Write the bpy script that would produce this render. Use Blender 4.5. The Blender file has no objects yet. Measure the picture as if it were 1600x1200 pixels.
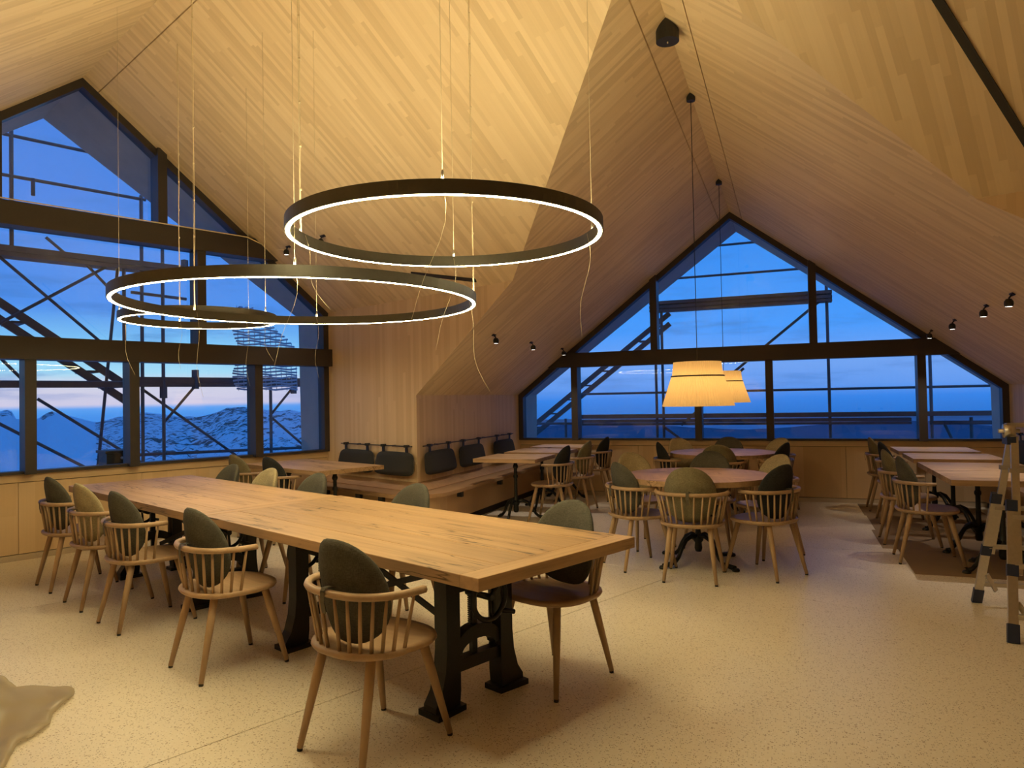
import bpy, bmesh, math, random
from mathutils import Vector, Matrix
random.seed(7)
R = math.radians
scene = bpy.context.scene
COL = scene.collection

# ---------------------------------------------------------------- camera
# World: +Y runs down the right-hand dining bay, the main hall is turned 22.4 degrees against it.
FOC, PITCH, ROLL, AZ, EYE = 1120.0, R(1.23), R(-1.078), R(21.13), 1.5
def _cam_basis():
    f = Vector((0, math.cos(PITCH), math.sin(PITCH))); u0 = Vector((0, -math.sin(PITCH), math.cos(PITCH))); r0 = Vector((1, 0, 0))
    rt = r0*math.cos(ROLL)+u0*math.sin(ROLL); up = -r0*math.sin(ROLL)+u0*math.cos(ROLL)
    m = Matrix.Rotation(AZ, 3, 'Z')
    return m@rt, m@up, m@f
RT, UP, FW = _cam_basis()
cd = bpy.data.cameras.new('camera'); cam = bpy.data.objects.new('camera', cd); COL.objects.link(cam)
cd.sensor_fit = 'HORIZONTAL'; cd.sensor_width = 36.0; cd.lens = 36.0*FOC/1600.0; cd.clip_start = .05; cd.clip_end = 20000
mw = Matrix.Identity(4)
for i, a in enumerate((RT, UP, -FW)):
    for j in range(3): mw[j][i] = a[j]
mw.translation = (0, 0, EYE); cam.matrix_world = mw
scene.camera = cam
scene.view_settings.view_transform = 'Standard'; scene.view_settings.look = 'None'
scene.view_settings.exposure = 0.0; scene.view_settings.gamma = 1.0; scene.view_settings.use_curve_mapping = False

D = R(22.4)
LW = Vector((math.sin(D), math.cos(D), 0))      # across the main hall
LD = Vector((-math.cos(D), math.sin(D), 0))     # along the main hall towards its gable window
def H(u, v, z=0.0): return LD*u+LW*v+Vector((0, 0, z))
HROT = -D                                       # z rotation of things lined up with the hall (local +y = LW, local -x = LD)

# ---------------------------------------------------------------- node helpers
class NT:
    def __init__(s, tree): s.t = tree; s.n = tree.nodes; s.l = tree.links
    def add(s, typ, **kw):
        n = s.n.new(typ)
        for k, v in kw.items():
            if k.startswith('i_'):
                key = k[2:]; key = int(key) if key.isdigit() else key.replace('_', ' ')
                s.set(n, key, v)
            else: setattr(n, k, v)
        return n
    def set(s, n, key, v):
        if isinstance(v, bpy.types.NodeSocket): s.l.new(v, n.inputs[key])
        else: n.inputs[key].default_value = v
    def math(s, op, a, b=0.0, c=None):
        n = s.n.new('ShaderNodeMath'); n.operation = op
        s.set(n, 0, a); s.set(n, 1, b)
        if c is not None: s.set(n, 2, c)
        return n.outputs[0]
    def vmath(s, op, a, b=None):
        n = s.n.new('ShaderNodeVectorMath'); n.operation = op
        s.set(n, 0, a)
        if b is not None: s.set(n, 1, b)
        return n.outputs[0] if op not in ('DOT_PRODUCT', 'LENGTH') else n.outputs['Value']
    def ramp(s, fac, stops, interp='LINEAR'):
        n = s.n.new('ShaderNodeValToRGB'); e = n.color_ramp; e.interpolation = interp
        while len(e.elements) < len(stops): e.elements.new(0.5)
        for el, (p, c) in zip(e.elements, stops):
            el.position = p; el.color = (c[0], c[1], c[2], 1) if not isinstance(c, (int, float)) else (c, c, c, 1)
        s.l.new(fac, n.inputs[0]); return n.outputs[0]
    def mix(s, fac, a, b, typ='MIX'):
        n = s.n.new('ShaderNodeMix'); n.data_type = 'RGBA'; n.blend_type = typ
        s.set(n, 0, fac)
        for k, v in ((6, a), (7, b)):
            s.set(n, k, v if isinstance(v, bpy.types.NodeSocket) else (v[0], v[1], v[2], 1))
        return n.outputs[2]
    def sep(s, v):
        n = s.n.new('ShaderNodeSeparateXYZ'); s.l.new(v, n.inputs[0]); return n.outputs
    def comb(s, x, y, z=0.0):
        n = s.n.new('ShaderNodeCombineXYZ'); s.set(n, 0, x); s.set(n, 1, y); s.set(n, 2, z); return n.outputs[0]
    def noise(s, vec, scale, detail=2.0, rough=.5):
        n = s.n.new('ShaderNodeTexNoise'); s.l.new(vec, n.inputs['Vector']); n.inputs['Scale'].default_value = scale
        n.inputs['Detail'].default_value = detail; n.inputs['Roughness'].default_value = rough; return n.outputs[0]
    def mapr(s, v, a, b, c=0.0, d=1.0, smooth=False):
        n = s.n.new('ShaderNodeMapRange'); n.interpolation_type = 'SMOOTHSTEP' if smooth else 'LINEAR'
        s.set(n, 0, v); s.set(n, 1, a); s.set(n, 2, b); s.set(n, 3, c); s.set(n, 4, d); return n.outputs[0]
    def bump(s, h, strength=.2, dist=.01):
        n = s.n.new('ShaderNodeBump'); n.inputs['Strength'].default_value = strength; n.inputs['Distance'].default_value = dist
        s.l.new(h, n.inputs['Height']); return n.outputs[0]

# ---------------------------------------------------------------- world: dusk sky
world = bpy.data.worlds.new('dusk_sky'); scene.world = world; world.use_nodes = True
w = NT(world.node_tree); w.n.clear()
tc = w.add('ShaderNodeTexCoord'); dirv = w.vmath('NORMALIZE', tc.outputs['Generated'])
sx = w.sep(dirv); el = w.mapr(sx[2], -.1, .5)
def zp(z): return (z+.1)/.6
warm = w.ramp(el, [(0, (.03, .12, .42)), (zp(-.012), (.06, .26, .74)), (zp(-.002), (.10, .33, .80)), (zp(.003), (.60, .55, .72)),
                   (zp(.028), (.62, .60, .72)), (zp(.042), (.36, .66, .84)), (zp(.075), (.22, .54, .84)), (zp(.12), (.075, .26, .76)), (zp(.25), (.055, .21, .70)), (1, (.05, .19, .62))])
cold = w.ramp(el, [(0, (.012, .09, .34)), (zp(-.03), (.02, .15, .55)), (zp(-.004), (.035, .21, .72)), (zp(.012), (.12, .30, .78)), (zp(.04), (.16, .34, .80)),
                   (zp(.09), (.06, .30, .88)), (zp(.2), (.04, .25, .80)), (1, (.035, .18, .62))])
az = w.mapr(w.vmath('DOT_PRODUCT', dirv, tuple(LD)), .74, .92, smooth=True)
sky = w.mix(az, cold, warm)
cv = w.vmath('MULTIPLY', dirv, (3.0, 3.0, 22.0))
cl = w.mapr(w.noise(cv, 2.1, 6.0, .6), .50, .72, smooth=True)
cl = w.math('MULTIPLY', cl, w.mapr(sx[2], .0, .02))
sky = w.mix(w.math('MULTIPLY', cl, .55), sky, (.045, .17, .52))
bg = w.add('ShaderNodeBackground', i_Strength=1.25); w.l.new(sky, bg.inputs[0])
wo = w.add('ShaderNodeOutputWorld'); w.l.new(bg.outputs[0], wo.inputs[0])

LED_DOWN, LED_UP = 93.0, 62.0
LED_COL = (1.0, .83, .44)

# ---------------------------------------------------------------- materials
def new_mat(name):
    m = bpy.data.materials.new(name); m.use_nodes = True
    t = NT(m.node_tree); b = t.n['Principled BSDF']
    return m, t, b
def simple(name, col, rough=.5, metal=0.0, bump=0.0, bscale=60, var=.12, spec=.5):
    m, t, b = new_mat(name)
    o = t.add('ShaderNodeTexCoord').outputs['Object']
    n = t.noise(o, bscale, 3.0)
    c = t.mix(n, [x*(1-var) for x in col], [min(1, x*(1+var)) for x in col])
    t.l.new(c, b.inputs['Base Color']); b.inputs['Roughness'].default_value = rough; b.inputs['Metallic'].default_value = metal
    b.inputs['Specular IOR Level'].default_value = spec
    if bump: t.l.new(t.bump(n, bump, .002), b.inputs['Normal'])
    return m
def strip_wood(name, base, width=.04, length=.75, amount=.13, rough=.55, grain=.10):
    """finger-jointed strips of varying tone, laid along UV x (UV in metres)"""
    m, t, b = new_mat(name)
    uv = t.add('ShaderNodeUVMap').outputs[0]; s = t.sep(uv)
    row = t.math('FLOOR', t.math('DIVIDE', s[1], width))
    wn = t.add('ShaderNodeTexWhiteNoise', noise_dimensions='1D'); t.l.new(row, wn.inputs['W'])
    sh = t.math('MULTIPLY', wn.outputs['Value'], 9.37)
    ln = t.math('MULTIPLY_ADD', wn.outputs['Value'], length*.8, length*.6)
    cell = t.math('FLOOR', t.math('DIVIDE', t.math('ADD', s[0], sh), ln))
    w2 = t.add('ShaderNodeTexWhiteNoise', noise_dimensions='2D'); t.l.new(t.comb(row, cell), w2.inputs['Vector'])
    g = t.noise(t.vmath('MULTIPLY', uv, (2.2, 70.0, 1.0)), 1.0, 4.0, .6)
    big = t.noise(uv, .35, 1.0)
    tone = t.math('MULTIPLY_ADD', t.math('POWER', w2.outputs['Value'], 1.6), -amount, 1.0+amount*.35)
    tone = t.math('ADD', tone, t.math('MULTIPLY_ADD', g, grain, -grain*.5))
    tone = t.math('ADD', tone, t.math('MULTIPLY_ADD', big, .08, -.04))
    c = t.mix(w2.outputs['Value'], base, (base[0]*.97, base[1]*.93, base[2]*.86))
    c = t.vmath('MULTIPLY', c, t.comb(tone, tone, tone))
    t.l.new(c, b.inputs['Base Color']); b.inputs['Roughness'].default_value = rough; b.inputs['Specular IOR Level'].default_value = .3
    return m
def wood(name, base, axis='X', rough=.5, var=.2, cracks=0.0, scale=1.0):
    """solid timber, grain along one object axis, tone varies from piece to piece"""
    m, t, b = new_mat(name)
    o = t.add('ShaderNodeTexCoord').outputs['Object']
    rnd = t.add('ShaderNodeObjectInfo').outputs['Random']
    o = t.vmath('ADD', o, t.comb(t.math('MULTIPLY', rnd, 31.0), t.math('MULTIPLY', rnd, 17.0), t.math('MULTIPLY', rnd, 7.0)))
    st = {'X': (1.3, 26, 26), 'Y': (26, 1.3, 26), 'Z': (26, 26, 1.3)}[axis]
    v = t.vmath('MULTIPLY', o, tuple(k*scale for k in st))
    g = t.noise(v, 1.0, 5.0, .65)
    k = t.noise(t.vmath('MULTIPLY', o, tuple((.45 if q < 2 else 3.5)*scale for q in st)), 1.0, 2.0)
    f = t.math('ADD', t.math('MULTIPLY', g, .7), t.math('MULTIPLY', k, .45))
    c = t.ramp(f, [(.25, [x*(1-var*1.5) for x in base]), (.55, base), (.85, [min(1, x*(1+var)) for x in base])])
    tone = t.math('MULTIPLY_ADD', rnd, .22, .89)
    c = t.vmath('MULTIPLY', c, t.comb(tone, tone, tone))
    if cracks:
        cn = t.noise(t.vmath('MULTIPLY', o, {'X': (.9, 13, 13), 'Y': (13, .9, 13), 'Z': (13, 13, .9)}[axis]), 1.0, 3.0, .55)
        cm = t.math('SUBTRACT', 1.0, t.mapr(t.math('ABSOLUTE', t.math('SUBTRACT', cn, .5)), .0, .018))
        cm = t.math('MULTIPLY', cm, t.mapr(t.noise(o, 1.7, 2.0), .46, .56))
        c = t.mix(t.math('MULTIPLY', cm, cracks), c, [x*.16 for x in base])
        t.l.new(t.bump(t.math('SUBTRACT', g, cm), .25, .003), b.inputs['Normal'])
    else:
        t.l.new(t.bump(g, .08, .002), b.inputs['Normal'])
    t.l.new(c, b.inputs['Base Color']); b.inputs['Roughness'].default_value = rough; b.inputs['Specular IOR Level'].default_value = .35
    return m
def fabric(name, base):
    m, t, b = new_mat(name)
    o = t.add('ShaderNodeTexCoord').outputs['Object']
    a = t.noise(t.vmath('MULTIPLY', o, (420, 420, 60)), 1.0, 2.0); c2 = t.noise(t.vmath('MULTIPLY', o, (60, 60, 420)), 1.0, 2.0)
    big = t.noise(o, 14, 3.0)
    f = t.math('ADD', t.math('MULTIPLY', t.math('ADD', a, c2), .4), t.math('MULTIPLY', big, .2))
    c = t.ramp(f, [(.32, [x*.55 for x in base]), (.5, base), (.68, [min(1, x*1.5) for x in base])])
    t.l.new(c, b.inputs['Base Color']); b.inputs['Roughness'].default_value = .95; b.inputs['Specular IOR Level'].default_value = .15
    t.l.new(t.bump(f, .35, .002), b.inputs['Normal'])
    return m
def emit(name, col, strength):
    m, t, b = new_mat(name); t.n.remove(b)
    e = t.add('ShaderNodeEmission', i_Color=(col[0], col[1], col[2], 1), i_Strength=strength)
    t.l.new(e.outputs[0], t.n['Material Output'].inputs[0]); return m

WOOD = (.80, .64, .42)
M = {}
M['ceiling'] = strip_wood('ceiling_spruce_strips', WOOD, .042, .8, .16)
M['wall'] = strip_wood('wall_spruce_strips', (.74, .565, .36), .05, 2.2, .10)
M['wains'] = strip_wood('wainscot_spruce', (.72, .54, .33), .16, 3.0, .08)
M['shell'] = simple('roof_backing', (.03, .02, .015), .9)
M['plinth'] = simple('pale_plinth', (.55, .46, .34), .6)
M['frame'] = simple('bronze_window_frame', (.052, .044, .040), .45, .2)
M['soffit'] = simple('grey_exterior_boarding', (.60, .50, .40), .8, bscale=5, var=.15)
M['iron'] = simple('blackened_cast_iron', (.022, .023, .020), .42, .5, .15, 90, .3)
M['steelrod'] = simple('bright_steel_rod', (.45, .43, .38), .3, .9)
M['black'] = simple('black_powder_coat', (.02, .019, .017), .5)
M['ring'] = simple('dark_bronze_aluminium', (.10, .092, .07), .5, .3)
M['chair'] = wood('oiled_oak_chair', (.42, .285, .165), 'Z', .5, .24)
M['seat'] = wood('oiled_oak_seat', (.42, .28, .16), 'X', .45, .30)
M['table'] = wood('old_oak_tabletop', (.43, .275, .145), 'X', .5, .34, 1.0)
M['tabley'] = wood('old_oak_crossboard', (.43, .275, .145), 'Y', .5, .34, .8)
M['bench'] = wood('bench_oak', (.42, .26, .14), 'X', .5, .15)
M['benchwall'] = strip_wood('bench_front_spruce', (.52, .35, .20), .3, 3.0, .06)
M['rope'] = simple('bench_cushion_black', (.028, .027, .024), .9, 0, .3, 120, .3)
M['fab_dark'] = fabric('fabric_olive_grey', (.088, .085, .068))
M['fab_black'] = fabric('fabric_charcoal', (.032, .034, .034))
M['fab_light'] = fabric('fabric_sand', (.33, .28, .17))
M['fab_mid'] = fabric('fabric_moss_beige', (.20, .175, .105))
M['leather'] = simple('olive_leather_strap', (.10, .085, .05), .6)
M['alu'] = simple('ladder_aluminium', (.62, .58, .5), .35, .85)
M['navy'] = simple('navy_plastic', (.02, .03, .07), .5)
M['wire'] = simple('steel_wire', (.72, .62, .42), .4, .3)
M['cable'] = simple('clear_power_cable', (.85, .72, .50), .4)
M['scaf'] = simple('weathered_scaffold_tube', (.16, .15, .14), .6, .4)
M['plankout'] = simple('weathered_scaffold_plank', (.16, .13, .11), .85, bscale=8, var=.3)
def m_net():
    m, t, b = new_mat('white_debris_net'); t.n.remove(b)
    d = t.add('ShaderNodeBsdfDiffuse', i_Color=(.85, .87, .9, 1)); tr = t.add('ShaderNodeBsdfTranslucent', i_Color=(.85, .87, .9, 1))
    mx = t.add('ShaderNodeMixShader', i_0=.5); t.l.new(d.outputs[0], mx.inputs[1]); t.l.new(tr.outputs[0], mx.inputs[2])
    t.l.new(mx.outputs[0], t.n['Material Output'].inputs[0]); return m
M['net'] = m_net()
M['sheet'] = simple('brown_protection_board', (.27, .185, .105), .8, bscale=6, var=.1)
M['led_dn'] = emit('led_diffuser', LED_COL, LED_DOWN)
M['led_up'] = emit('led_uplight', LED_COL, LED_UP)
M['spotled'] = emit('spot_led', (1, .93, .85), 6.0)
M['bulb'] = emit('warm_bulb', (1, .62, .25), 5.0)
def m_shade():
    m, t, b = new_mat('pleated_cream_fabric')
    t.n.remove(b)
    d = t.add('ShaderNodeBsdfDiffuse', i_Color=(.78, .60, .32, 1)); tr = t.add('ShaderNodeBsdfTranslucent', i_Color=(.46, .35, .175, 1))
    e = t.add('ShaderNodeEmission', i_Color=(1, .60, .20, 1), i_Strength=.12)
    mx = t.add('ShaderNodeMixShader', i_0=.55); t.l.new(d.outputs[0], mx.inputs[1]); t.l.new(tr.outputs[0], mx.inputs[2])
    ad = t.add('ShaderNodeAddShader'); t.l.new(mx.outputs[0], ad.inputs[0]); t.l.new(e.outputs[0], ad.inputs[1])
    t.l.new(ad.outputs[0], t.n['Material Output'].inputs[0]); return m
M['shade'] = m_shade()
def m_glass():
    m, t, b = new_mat('window_glass'); t.n.remove(b)
    fr = t.add('ShaderNodeFresnel', i_IOR=1.45)
    tr = t.add('ShaderNodeBsdfTransparent', i_Color=(.93, .96, .97, 1)); gl = t.add('ShaderNodeBsdfGlossy', i_Roughness=.0, i_Color=(1, 1, 1, 1))
    mx = t.add('ShaderNodeMixShader'); t.l.new(fr.outputs[0], mx.inputs[0]); t.l.new(tr.outputs[0], mx.inputs[1]); t.l.new(gl.outputs[0], mx.inputs[2])
    t.l.new(mx.outputs[0], t.n['Material Output'].inputs[0]); return m
M['glass'] = m_glass()
def m_film():
    m, t, b = new_mat('clear_plastic_film'); t.n.remove(b)
    d = t.add('ShaderNodeBsdfDiffuse', i_Color=(.62, .55, .42, 1)); tl = t.add('ShaderNodeBsdfTranslucent', i_Color=(.7, .62, .48, 1))
    tr = t.add('ShaderNodeBsdfTransparent', i_Color=(.9, .88, .82, 1)); g = t.add('ShaderNodeBsdfGlossy', i_Roughness=.35)
    a = t.add('ShaderNodeMixShader', i_0=.5); t.l.new(d.outputs[0], a.inputs[1]); t.l.new(tl.outputs[0], a.inputs[2])
    c = t.add('ShaderNodeMixShader', i_0=.12); t.l.new(a.outputs[0], c.inputs[1]); t.l.new(g.outputs[0], c.inputs[2])
    e = t.add('ShaderNodeMixShader', i_0=.45); t.l.new(c.outputs[0], e.inputs[1]); t.l.new(tr.outputs[0], e.inputs[2])
    t.l.new(e.outputs[0], t.n['Material Output'].inputs[0]); return m
M['film'] = m_film()
def m_terrazzo():
    m, t, b = new_mat('beige_terrazzo')
    o = t.add('ShaderNodeNewGeometry').outputs['Position']
    def chips(scale, lo, hi):
        v = t.add('ShaderNodeTexVoronoi', i_Scale=scale); t.l.new(o, v.inputs['Vector'])
        s = t.sep(v.outputs['Color'])
        edge = t.mapr(v.outputs['Distance'], .30, .42, 1, 0)
        return t.math('MULTIPLY', edge, t.mapr(s[0], lo, hi)), s
    base = t.mix(t.noise(o, .8, 3.0), (.80, .73, .60), (.86, .79, .66))
    base = t.mix(t.math('MULTIPLY', t.noise(o, 140, 3.0), .5), base, (.70, .61, .47))
    c1, s1 = chips(125, .70, .72); base = t.mix(t.math('MULTIPLY', c1, .75), base, (.24, .17, .10))
    c2, s2 = chips(66, .90, .91); base = t.mix(t.math('MULTIPLY', c2, .65), base, (.34, .22, .12))
    c3, s3 = chips(90, .80, .82); base = t.mix(t.math('MULTIPLY', c3, .6), base, (.90, .86, .78))
    t.l.new(base, b.inputs['Base Color']); b.inputs['Roughness'].default_value = .38; b.inputs['Specular IOR Level'].default_value = .35
    return m
M['floor'] = m_terrazzo()
def m_snow():
    m, t, b = new_mat('snow_and_rock')
    g = t.add('ShaderNodeNewGeometry'); o = g.outputs['Position']
    at = t.add('ShaderNodeAttribute', attribute_name='rocky').outputs['Fac']
    n = t.noise(t.vmath('MULTIPLY', o, (1, 1, 2.2)), .6, 5.0, .68); n2 = t.noise(o, .06, 4.0)
    th = t.math('MULTIPLY_ADD', at, -.20, .72)
    f = t.math('MULTIPLY_ADD', t.math('SUBTRACT', n2, .5), .35, n)
    msk = t.mapr(t.math('SUBTRACT', f, th), -.02, .05, smooth=True)
    t.l.new(t.mix(msk, (.78, .80, .84), (.10, .085, .075)), b.inputs['Base Color']); b.inputs['Roughness'].default_value = .9
    t.l.new(t.bump(n, .6, .5), b.inputs['Normal']); return m
M['snow'] = m_snow()
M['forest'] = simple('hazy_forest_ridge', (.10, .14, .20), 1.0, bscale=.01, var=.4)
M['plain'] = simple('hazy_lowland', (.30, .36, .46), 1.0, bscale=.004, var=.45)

# ---------------------------------------------------------------- mesh helpers
class MB:
    def __init__(s): s.v = []; s.f = []; s.uv = None; s.smooth = set()
    def add(s, vs, fs, smooth=False):
        o = len(s.v); s.v += [tuple(p) for p in vs]
        for f in fs:
            if smooth: s.smooth.add(len(s.f))
            s.f.append([o+i for i in f])
        return s
    def box(s, c, d, m=None):
        x, y, z = d[0]/2, d[1]/2, d[2]/2
        vs = [Vector((a*x, b*y, e*z)) for a in (-1, 1) for b in (-1, 1) for e in (-1, 1)]
        if m is not None: vs = [m@p for p in vs]
        vs = [p+Vector(c) for p in vs]
        return s.add(vs, [(0, 1, 3, 2), (4, 6, 7, 5), (0, 4, 5, 1), (2, 3, 7, 6), (0, 2, 6, 4), (1, 5, 7, 3)])
    def bbox(s, a, b):
        return s.box([(p+q)/2 for p, q in zip(a, b)], [abs(q-p) for p, q in zip(a, b)])
    def bar(s, a, b, wd, ht, up=(0, 0, 1)):
        a = Vector(a); b = Vector(b); y = (b-a); L = y.length; y.normalize(); x = y.cross(Vector(up))
        if x.length < 1e-5: x = y.cross(Vector((1, 0, 0)))
        x.normalize(); z = x.cross(y)
        return s.box((a+b)/2, (wd, L, ht), Matrix((x, y, z)).transposed())
    def prism(s, pts, vec):
        """polygon (list of 3D points) extruded by vec"""
        pts = [Vector(p) for p in pts]; vec = Vector(vec); n = len(pts)
        nrm = Vector((0, 0, 0))
        for i in range(n): nrm += pts[i].cross(pts[(i+1) % n])
        if nrm.dot(vec) > 0: pts = pts[::-1]
        vs = pts+[p+vec for p in pts]
        fs = [tuple(range(n)), tuple(range(2*n-1, n-1, -1))]+[(i, i+n, (i+1) % n+n, (i+1) % n) for i in range(n)]
        fs = [f[::-1] if k >= 2 else f for k, f in enumerate(fs)]
        return s.add(vs, [f[::-1] for f in fs])
    def tube(s, path, r, seg=8, cap=True, closed=False):
        path = [Vector(p) for p in path]; n = len(path); rs = r if isinstance(r, (list, tuple)) else [r]*n
        vs = []; ref = None
        for i, p in enumerate(path):
            t = (path[(i+1) % n]-path[i-1]) if (closed or 0 < i < n-1) else (path[1]-path[0] if i == 0 else path[-1]-path[-2])
            t.normalize()
            if ref is None:
                ref = Vector((0, 0, 1)) if abs(t.z) < .9 else Vector((1, 0, 0))
            x = t.cross(ref); x.normalize(); y = x.cross(t); ref = y
            for k in range(seg):
                a = 2*math.pi*k/seg; vs.append(p+(x*math.cos(a)+y*math.sin(a))*rs[i])
        fs = []
        m = n if closed else n-1
        for i in range(m):
            for k in range(seg):
                a = i*seg+k; b = i*seg+(k+1) % seg; c = ((i+1) % n)*seg+(k+1) % seg; d = ((i+1) % n)*seg+k
                fs.append((a, b, c, d))
        s.add(vs, fs, True)
        if cap and not closed: 
            o = len(s.v)-n*seg
            s.f.append([o+k for k in range(seg)][::-1]); s.f.append([o+(n-1)*seg+k for k in range(seg)])
        return s
    def lathe(s, prof, seg=24, c=(0, 0, 0), smooth=True, closed=False):
        """profile of (radius, z)"""
        n = len(prof); vs = []
        for k in range(seg):
            a = 2*math.pi*k/seg
            for r, z in prof: vs.append((c[0]+r*math.cos(a), c[1]+r*math.sin(a), c[2]+z))
        fs = []
        for k in range(seg):
            for i in range(n if closed else n-1):
                j = (i+1) % n; q = (k+1) % seg
                fs.append((k*n+i, q*n+i, q*n+j, k*n+j))
        s.add(vs, fs, smooth)
        if not closed:
            o = len(s.v)-seg*n
            if prof[0][0] > 1e-4: s.f.append([o+k*n for k in range(seg)][::-1])
            if prof[-1][0] > 1e-4: s.f.append([o+k*n+n-1 for k in range(seg)])
        return s
    def build(s, name, mat, parent=None, uvf=None, fix=True):
        me = bpy.data.meshes.new(name); me.from_pydata(s.v, [], s.f)
        if fix:
            bm = bmesh.new(); bm.from_mesh(me); bmesh.ops.recalc_face_normals(bm, faces=bm.faces); bm.to_mesh(me); bm.free()
        for i in s.smooth:
            if i < len(me.polygons): me.polygons[i].use_smooth = True
        if uvf:
            uv = me.uv_layers.new(name='UVMap')
            for lp in me.loops: uv.data[lp.index].uv = uvf(me.vertices[lp.vertex_index].co)
        me.materials.append(M[mat] if isinstance(mat, str) else mat)
        o = bpy.data.objects.new(name, me); COL.objects.link(o)
        if parent is not None: o.parent = parent
        return o
def tag(o, label=None, cat=None, group=None, kind=None):
    if label: o['label'] = label
    if cat: o['category'] = cat
    if group: o['group'] = group
    if kind: o['kind'] = kind
    return o
def empty(name, loc=(0, 0, 0), rz=0.0, label=None, cat=None, group=None, kind=None):
    o = bpy.data.objects.new(name, None); COL.objects.link(o); o.location = loc; o.rotation_euler = (0, 0, rz); o.empty_display_size = .1
    return tag(o, label, cat, group, kind)
def copy_tree(o, parent=None):
    c = o.copy(); COL.objects.link(c)
    if parent is not None: c.parent = parent
    for ch in list(o.children): copy_tree(ch, c)
    return c
def axes_uv(a, b):
    a = Vector(a).normalized(); b = Vector(b).normalized()
    return lambda p: (p.dot(a), p.dot(b))
def panel(name, pts, thick, mat, parent, along, across):
    """flat panel with thickness, strips run along 'along'"""
    return MB().prism(pts, thick).build(name, mat, parent, axes_uv(along, across))
def clip(poly, p, n):
    """keep the side of a polygon with (x-p).n >= 0"""
    out = []; p = Vector(p); n = Vector(n)
    for i in range(len(poly)):
        a = Vector(poly[i]); b = Vector(poly[(i+1) % len(poly)]); da = (a-p).dot(n); db = (b-p).dot(n)
        if da >= 0: out.append(a)
        if (da >= 0) != (db >= 0): out.append(a+(b-a)*(da/(da-db)))
    return out

# ================================================================ THE BUILDING
UG, UB = 8.45, -4.0             # gable glass line and back wall of the hall
V0, V1, VR = -.572, 5.28, 2.354  # hall side walls, ridge
ZE, ZR = 2.705, 4.98            # hall eave and ridge
X0, X1, XR = -4.05, 2.60, -.741  # bay side walls, ridge
ZB, ZBR = 1.57, 4.15            # bay eave and ridge
YG = 10.8                       # bay gable glass line
SL = (ZR-ZE)/(V1-VR)
SILL = .85
YL = H(6.556, V1).y; YRT = H(-.647, V1).y
# hole of the bay roof in the hall roof
PA, PB, PC = H(4.98, V1, ZE), H(2.2116, 3.4215, 4.15), H(.954, V1, ZE)

# ---- floor
fl = MB().prism([H(UB, V0-.1, -.04), H(UG, V0-.1, -.04), H(UG, V1, -.04), H(6.556, V1, -.04), (X0, YG, -.04), (X1, YG, -.04), H(-.647, V1, -.04), H(UB, V1, -.04)], (0, 0, -.12)).build('floor', 'shell')
tag(fl, 'beige speckled terrazzo floor running through hall and dining bay', 'floor', kind='structure')
def slab(pts): MB().prism([Vector((p[0], p[1], -.04)) for p in pts], (0, 0, .04)).build('terrazzo_slab', 'floor', fl)
gap = .0025
for a, b in ((UB, 0), (0, 3.2), (3.2, 6.4), (6.4, UG)):
    slab([H(a+gap, V0-.1), H(b-gap, V0-.1), H(b-gap, V1-gap), H(a+gap, V1-gap)])
slab([H(6.556, V1+gap), (X0, 7.6-gap, 0), (X1, 7.6-gap, 0), H(-.647, V1+gap)])
slab([(X0, 7.6+gap, 0), (X1, 7.6+gap, 0), (X1, YG, 0), (X0, YG, 0)])

# ---- ceilings (panels with an open joint beside each ridge, dark backing behind)
ce = MB()
nS = Vector((0, 0, 1))*(V1-VR)+LW*(ZR-ZE); nS.normalize()
nS2 = Vector((0, 0, 1))*(V1-VR)-LW*(ZR-ZE); nS2.normalize()
nL = Vector((-(ZBR-ZB), 0, XR-X0)).normalized(); nR = Vector(((ZBR-ZB), 0, X1-XR)).normalized()
dS = (LW*(V1-VR)-Vector((0, 0, ZR-ZE))).normalized(); dS2 = (-LW*(V1-VR)-Vector((0, 0, ZR-ZE))).normalized()
dL = Vector((X0-XR, 0, ZB-ZBR)).normalized(); dR = Vector((X1-XR, 0, ZB-ZBR)).normalized()
polyS = [H(UB, VR, ZR), H(UG, VR, ZR), H(UG, V1, ZE), PA, PB, PC, H(UB, V1, ZE)]
polyS2 = [H(UB, VR, ZR), H(UG, VR, ZR), H(UG, V0, ZE), H(UB, V0, ZE)]
Pd = Vector((XR, PB.y, ZBR))
polyL = [Vector((X0, YL, ZB)), PA, PB, Vector((XR, YG, ZBR)), Vector((X0, YG, ZB))]
polyR = [Vector((X1, YRT, ZB)), PC, PB, Vector((XR, YG, ZBR)), Vector((X1, YG, ZB))]
off = .07; ZU = Vector((0, 0, 1))
for poly, n in ((polyS2, nS2), ):
    ce.prism([p+ZU*off for p in poly], ZU*.12)
# hall slope with the hole, as three convex pieces
sA = [H(4.98, VR, ZR), H(UG, VR, ZR), H(UG, V1, ZE), PA]
sB = [H(.954, VR, ZR), H(4.98, VR, ZR), PA, PB, PC]
sC = [H(UB, VR, ZR), H(.954, VR, ZR), PC, H(UB, V1, ZE)]
ce.prism([p+ZU*off for p in sA], ZU*.12); ce.prism([p+ZU*off for p in sC], ZU*.12)
ce.prism([p+ZU*off for p in [H(.954, VR, ZR), H(2.2116, VR, ZR), PB, PC]], ZU*.12)
ce.prism([p+ZU*off for p in [H(2.2116, VR, ZR), H(4.98, VR, ZR), PA, PB]], ZU*.12)
ce.prism([p+ZU*off+LW*.06 for p in polyL], ZU*.12); ce.prism([p+ZU*off+LW*.06 for p in polyR], ZU*.12)
ceil = ce.build('ceiling', 'shell')
tag(ceil, 'steep timber ceiling of pale glued strips over hall and bay', 'ceiling', kind='structure')
jt = .004; YA = Vector((0, 1, 0))
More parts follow.
